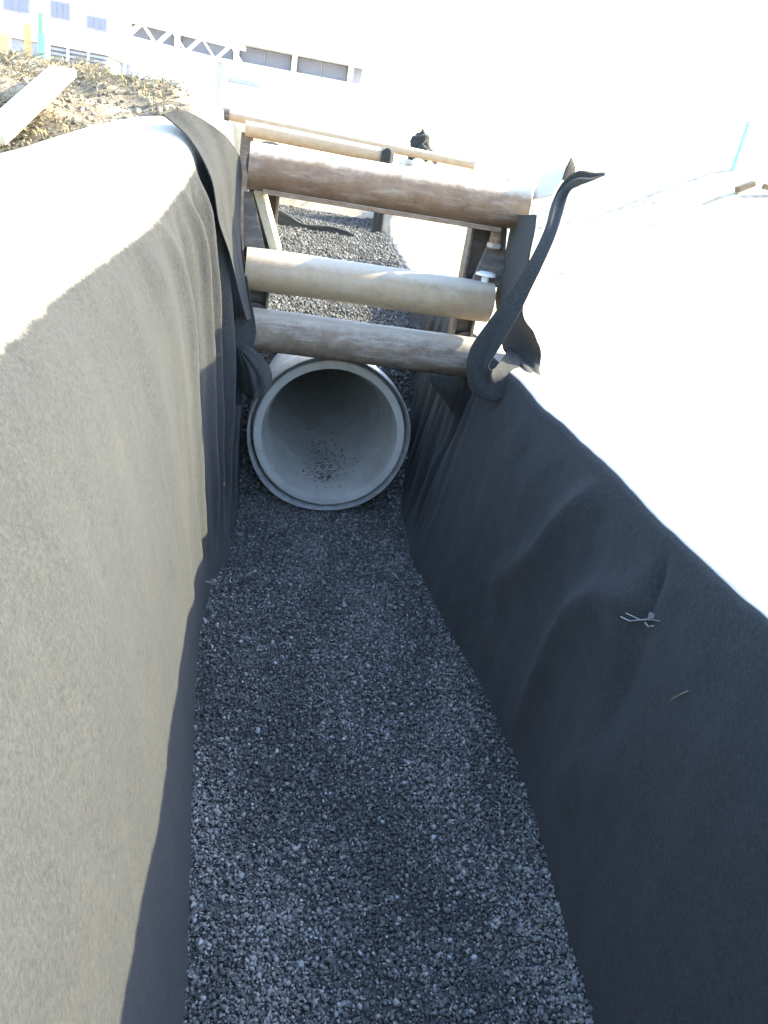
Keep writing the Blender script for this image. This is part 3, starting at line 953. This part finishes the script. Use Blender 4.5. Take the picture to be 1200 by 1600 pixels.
# mud dried along the invert
pts, szs = [], []
for i in range(1100):
    yq = Y0 + .12 + abs(rng.normal()) * .42 + (.12 if i % 3 else 0)
    aq = -math.pi / 2 + rng.normal() * .19 + .12
    rq = .386 if yq > Y0 + .16 else .40
    pts.append((PCX + rq * math.cos(aq), yq, PCZ + rq * math.sin(aq)))
    szs.append(.003 + .010 * rng.random() ** 4)
md = scatter('mud', np.array(pts) - np.array(pipe['_base']), np.array(szs), rng.random(1100) * .3, M_MUD, .22, parent=pipe)
# ------------------------------------------------------------------ things further along the trench
o = MB().bar((.004, 4.655, 1.905), (.122, 4.655, 1.615), .050, .050, up=(.85, -.5, .3)).build('timber_board', M_WOOD, bevel=.004)
tag(o, 'short sunlit pale board leaning beside the left shield post between the top two spreaders', 'board')

def crumple(name, ctrl, label, group, seed, amp=.05, freq=2.4):
    gg = surf(ctrl, 40, 40)
    qq = gg.reshape(-1, 3)
    nn = gnormals(gg)
    gg = gg + nn * (amp * fbm(qq, freq, seed, 4)).reshape(40, 40, 1)
    o_ = cloth(name, gg, M_FAB, thick=.01)
    return tag(o_, label, 'fabric', group)


GF = 'loose black fabric at the far end'
crumple('fabric_heap', [[(.05, 12.56, .99), (.35, 12.54, 1.0), (.75, 12.52, 1.0), (1.1, 12.54, .99), (1.42, 12.56, .98)], [(.05, 12.60, 1.13), (.35, 12.56, 1.12), (.75, 12.55, 1.06), (1.1, 12.56, 1.07), (1.42, 12.58, 1.04)], [(.06, 12.64, 1.22), (.33, 12.60, 1.24), (.70, 12.58, 1.10), (1.12, 12.58, 1.14), (1.42, 12.60, 1.06)], [(.08, 12.85, 1.16), (.4, 12.85, 1.12), (.8, 12.85, 1.05), (1.1, 12.85, 1.07), (1.4, 12.85, 1.0)]],
        'crumpled black fabric lying across the gravel at the far end of the trench', GF, 61, .02)
crumple('fabric_heap', [[(2.28, 14.3, 2.20), (2.42, 14.1, 2.22), (2.58, 14.1, 2.22), (2.78, 14.3, 2.2)], [(2.32, 14.4, 2.36), (2.45, 14.3, 2.42), (2.56, 14.3, 2.38), (2.70, 14.4, 2.30)], [(2.36, 14.5, 2.44), (2.47, 14.5, 2.66), (2.52, 14.5, 2.64), (2.64, 14.6, 2.42)], [(2.36, 14.8, 2.2), (2.46, 14.8, 2.4), (2.55, 14.8, 2.4), (2.7, 14.9, 2.2)]],
        'black fabric heaped in a small peak on the bright far bank above the top spreader', GF, 62, .07, 4.5)
rows = [[(.955, 7.36, 2.20), (1.0, 7.34, 2.23), (1.05, 7.36, 2.20)], [(.96, 7.34, 1.95), (1.0, 7.32, 1.95), (1.05, 7.34, 1.95)], [(.965, 7.35, 1.75), (1.0, 7.31, 1.75), (1.055, 7.34, 1.75)], [(.975, 7.36, 1.56), (1.01, 7.32, 1.58), (1.065, 7.35, 1.57)]]
g4 = surf(rows, 30, 16)
g4[..., 1] += .012 * np.sin(g4[..., 0] * 90 + g4[..., 2] * 3)
tag(cloth('fabric_strap', g4, M_FAB, thick=.01), 'narrow black fabric strap hanging from the right end of the far spreader pipe', 'fabric strap', GF)

# ------------------------------------------------------------------ clods and straw on the spoil heaps
def heap_pts(n, x0, x1, y0, y1):
    a, b = rng.uniform(x0, x1, n), rng.uniform(y0, y1, n)
    return np.stack([a, b, ground_z(a, b)], 1)


hp = np.concatenate([heap_pts(9000, -3.6, -.55, 4.8, 9.5), heap_pts(500, 4.5, 6.3, 18.2, 21), heap_pts(900, .0, 3.0, 17.2, 20)])
hs = .008 * np.clip(rng.lognormal(0, .6, len(hp)), .4, 4)
scatter('dirt_clods', hp + np.stack([0 * hs, 0 * hs, hs * .2], 1), hs, np.clip(rng.normal(.5, .25, len(hp)), 0, 1), M_CLOD, .7)
nb = 7000
bp = heap_pts(nb, -3.4, -.7, 4.9, 8.6)
bp = bp[fbm(bp[:, :2], .8, 71, 3) > -.1]
nb = len(bp)
ang, ln, ti = rng.normal(-.7, .7, nb), rng.uniform(.04, .16, nb), rng.uniform(.05, .7, nb)
dv = np.stack([np.cos(ang) * np.cos(ti), np.sin(ang) * np.cos(ti), np.sin(ti)], 1) * ln[:, None]
sd = np.stack([-np.sin(ang), np.cos(ang), 0 * ang], 1) * .0035
V = np.stack([bp - sd, bp + sd, bp + dv * .6 + np.array([0, 0, .01]) + sd * .6, bp + dv], 1).reshape(-1, 3)
F = [(4 * i, 4 * i + 1, 4 * i + 2, 4 * i + 3) for i in range(nb)]
kind(MB().add(V, F).build('dry_grass', M_STRAW), 'stuff')

o = MB().bar((-1.50, 5.35, 1.90), (-1.36, 6.55, 2.34), .17, .05).build('timber_plank', M_WOOD, bevel=.005)
tag(o, 'broad bright plank lying up the spoil heap at the left edge', 'plank')

# ------------------------------------------------------------------ site things beyond the trench
def gz(x, y):
    return float(ground_z(np.array([x]), np.array([y]))[0])


z0 = gz(-.2, 12) - .05
blk = thing('concrete_block', (-.22, 12, z0), 'pale yellowish concrete block with a grey strip on top behind the far spreader', 'concrete block')
MB().box((-.60, 11.9, z0), (.17, 12.5, 2.70)).build('body', M_BLOCK, blk, bevel=.02)
MB().box((-.52, 11.95, 2.705), (-.10, 12.3, 2.76)).build('strip', M_GREYM, blk, bevel=.005)

gp = thing('marker_post', (-3.2, 14, gz(-3.2, 14)), 'green painted marker post with a teal sleeve at the top left', 'post')
smooth_angle(MB().tube([(-3.2, 14, gz(-3.2, 14) - .1), (-3.2, 14, 3.22)], .055, 14).build('post', M_GREEN, gp))
smooth_angle(MB().tube([(-3.17, 13.98, 2.6), (-3.17, 13.98, 2.95)], .085, 14).build('sleeve', M_TEAL, gp))

zb = gz(-3.8, 14)
ob = thing('traffic_barrel', (-3.82, 14, zb), 'orange traffic barrel at the top left corner beside the green post', 'traffic barrel')
for i in range(4):
    a, b = zb + i * .24, zb + i * .24 + .238
    smooth_angle(MB().tube([(-3.82, 14, a), (-3.82, 14, b)], [.24 - .02 * i, .235 - .02 * i], 20).build('band', M_ORANGE if i % 2 == 0 else M_WHITE, ob))
o = MB().box((-3.42, 13.9, gz(-3.4, 14) - .05), (-3.33, 13.94, 3.05)).build('orange_stake', M_ORANGE, bevel=.004)
tag(o, 'small orange board standing just left of the green marker post', 'board')

# white site cabin
zc_ = gz(-4, 20) - .1
cabn = thing('site_cabin', (-4.2, 20.8, zc_), 'white site cabin with small dark windows and grey slats at the top left', 'site cabin')
MB().box((-6.6, 20.0, 3.14), (-3.15, 22.2, 4.15)).build('body', M_WHITE, cabn, bevel=.02)
MB().box((-6.65, 19.9, 4.152), (-3.1, 22.3, 4.22)).build('roof', M_WHITE, cabn, bevel=.01)
MB().box((-6.5, 20.1, zc_), (-3.3, 22.1, 3.138)).build('skirt', M_GREYM, cabn, bevel=.01)
for x0, z0_, x1, z1 in ((-4.42, 3.62, -4.02, 3.94), (-3.72, 3.55, -3.30, 3.80), (-5.3, 3.6, -4.8, 3.95)):
    wd = MB().box((x0, 19.955, z0_), (x1, 19.998, z1)).build('window', M_GREYM, cabn, bevel=.004)
    nn = 3
    for k in range(nn):
        a = x0 + .03 + (x1 - x0 - .06) * k / nn
        MB().box((a + .008, 19.945, z0_ + .03), (a + (x1 - x0 - .06) / nn - .008, 19.953, z1 - .03)).build('pane', M_GLASS, wd)
for k in range(5):
    zk = 2.72 + k * .085
    MB().box((-4.5, 20.03, zk), (-3.32, 20.095, zk + .045)).build('slat', M_GREYM, cabn)
for xk in (-4.1, -3.7):
    MB().box((xk, 20.0, 2.6), (xk + .05, 20.028, 3.136)).build('slat_post', M_WHITE, cabn)

# lattice boom
lb = thing('lattice_boom', (-2.4, 22, gz(-2.4, 22)), 'white lattice boom of zigzag bars lying in front of the long shed', 'lattice boom')
xa, xb, za, zb_ = -3.9, -.6, 3.66, 4.02
for yo in (21.85, 22.2):
    for zq in (za, zb_):
        smooth_angle(MB().tube([(xa, yo, zq + .05), (xb, yo, zq - .12)], .035, 8).build('chord', M_WHITE, lb))
    for k in range(10):
        x0, x1 = xa + (xb - xa) * k / 10, xa + (xb - xa) * (k + 1) / 10
        lo, hi = (za, zb_) if k % 2 == 0 else (zb_, za)
        MB().tube([(x0, yo, lo + .05 - .017 * k), (x1, yo, hi + .033 - .017 * k)], .024, 6).build('brace', M_WHITE, lb)
MB().box((-3.2, 21.9, gz(-3, 22) - .1), (-3.05, 22.1, 3.69)).build('trestle', M_GREYM, lb)
MB().box((-1.2, 21.9, gz(-1, 22) - .1), (-1.05, 22.1, 3.56)).build('trestle', M_GREYM, lb)

# long shed far behind
wh = thing('storage_shed', (2, 44, gz(2, 40) - .2), 'long white shed with a dark window band under its flat roof behind the boom', 'shed')
zg_ = gz(2, 40) - .3
MB().box((-8.2, 40, zg_), (4.1, 52, 4.82)).build('wall', M_WHITE, wh)
MB().box((-8.0, 40.5, 4.822), (3.9, 51.8, 5.45)).build('window_band', M_GLASS, wh)
MB().box((-8.6, 39.2, 5.46), (4.5, 52.4, 5.78)).build('roof', M_WHITE, wh, bevel=.03)
for k in range(5):
    xk = -6.4 + k * 2.42
    MB().box((xk, 40.05, 4.824), (xk + .22, 40.45, 5.456)).build('pillar', M_WHITE, wh)
for k in range(4):
    xk = -6.1 + k * 2.42
    for j in range(2):
        w_ = MB().box((xk + .02 + j * 1.04, 40.46, 4.85), (xk + 1.02 + j * 1.04, 40.494, 5.43)).build('window', M_GREYM, wh)
        MB().box((xk + .07 + j * 1.04, 40.44, 4.90), (xk + .97 + j * 1.04, 40.458, 5.38)).build('pane', M_GLASS, w_)
MB().box((-2.6, 40.2, 5.782), (.6, 40.3, 6.12)).build('parapet_rail', M_GREYM, wh)

# right bank
zt = gz(9.84, 18)
tp = thing('teal_post', (9.84, 18, zt), 'thin leaning teal post standing alone on the bright right bank', 'post')
smooth_angle(MB().tube([(9.82, 18, zt - .2), (9.83, 18, 3.29), (9.865, 18, 3.98)], .045, 12).build('post', M_TEAL, tp))
MB().tube([(9.865, 18, 3.97), (9.868, 18, 4.06)], .062, 12).build('cap', M_GREYM, tp)
for k, (a, b, lab) in enumerate((((9.50, 17, 0), (9.88, 17.1, 0), 'short brown timber offcut on the right bank below the teal post'), ((10.05, 17.0, 0), (11.3, 16.9, 0), 'longer pale timber lying flat at the right edge of the bank'))):
    a = (a[0], a[1], gz(a[0], a[1]) + .05)
    b = (b[0], b[1], gz(b[0], b[1]) + .05)
    o = MB().bar(a, b, .12, .10).build('timber_offcut', M_OLDWOOD, bevel=.004)
    tag(o, lab, 'timber', 'timber offcuts on the right bank')

for ob_ in bpy.data.objects:
    if '_base' in ob_:
        del ob_['_base']
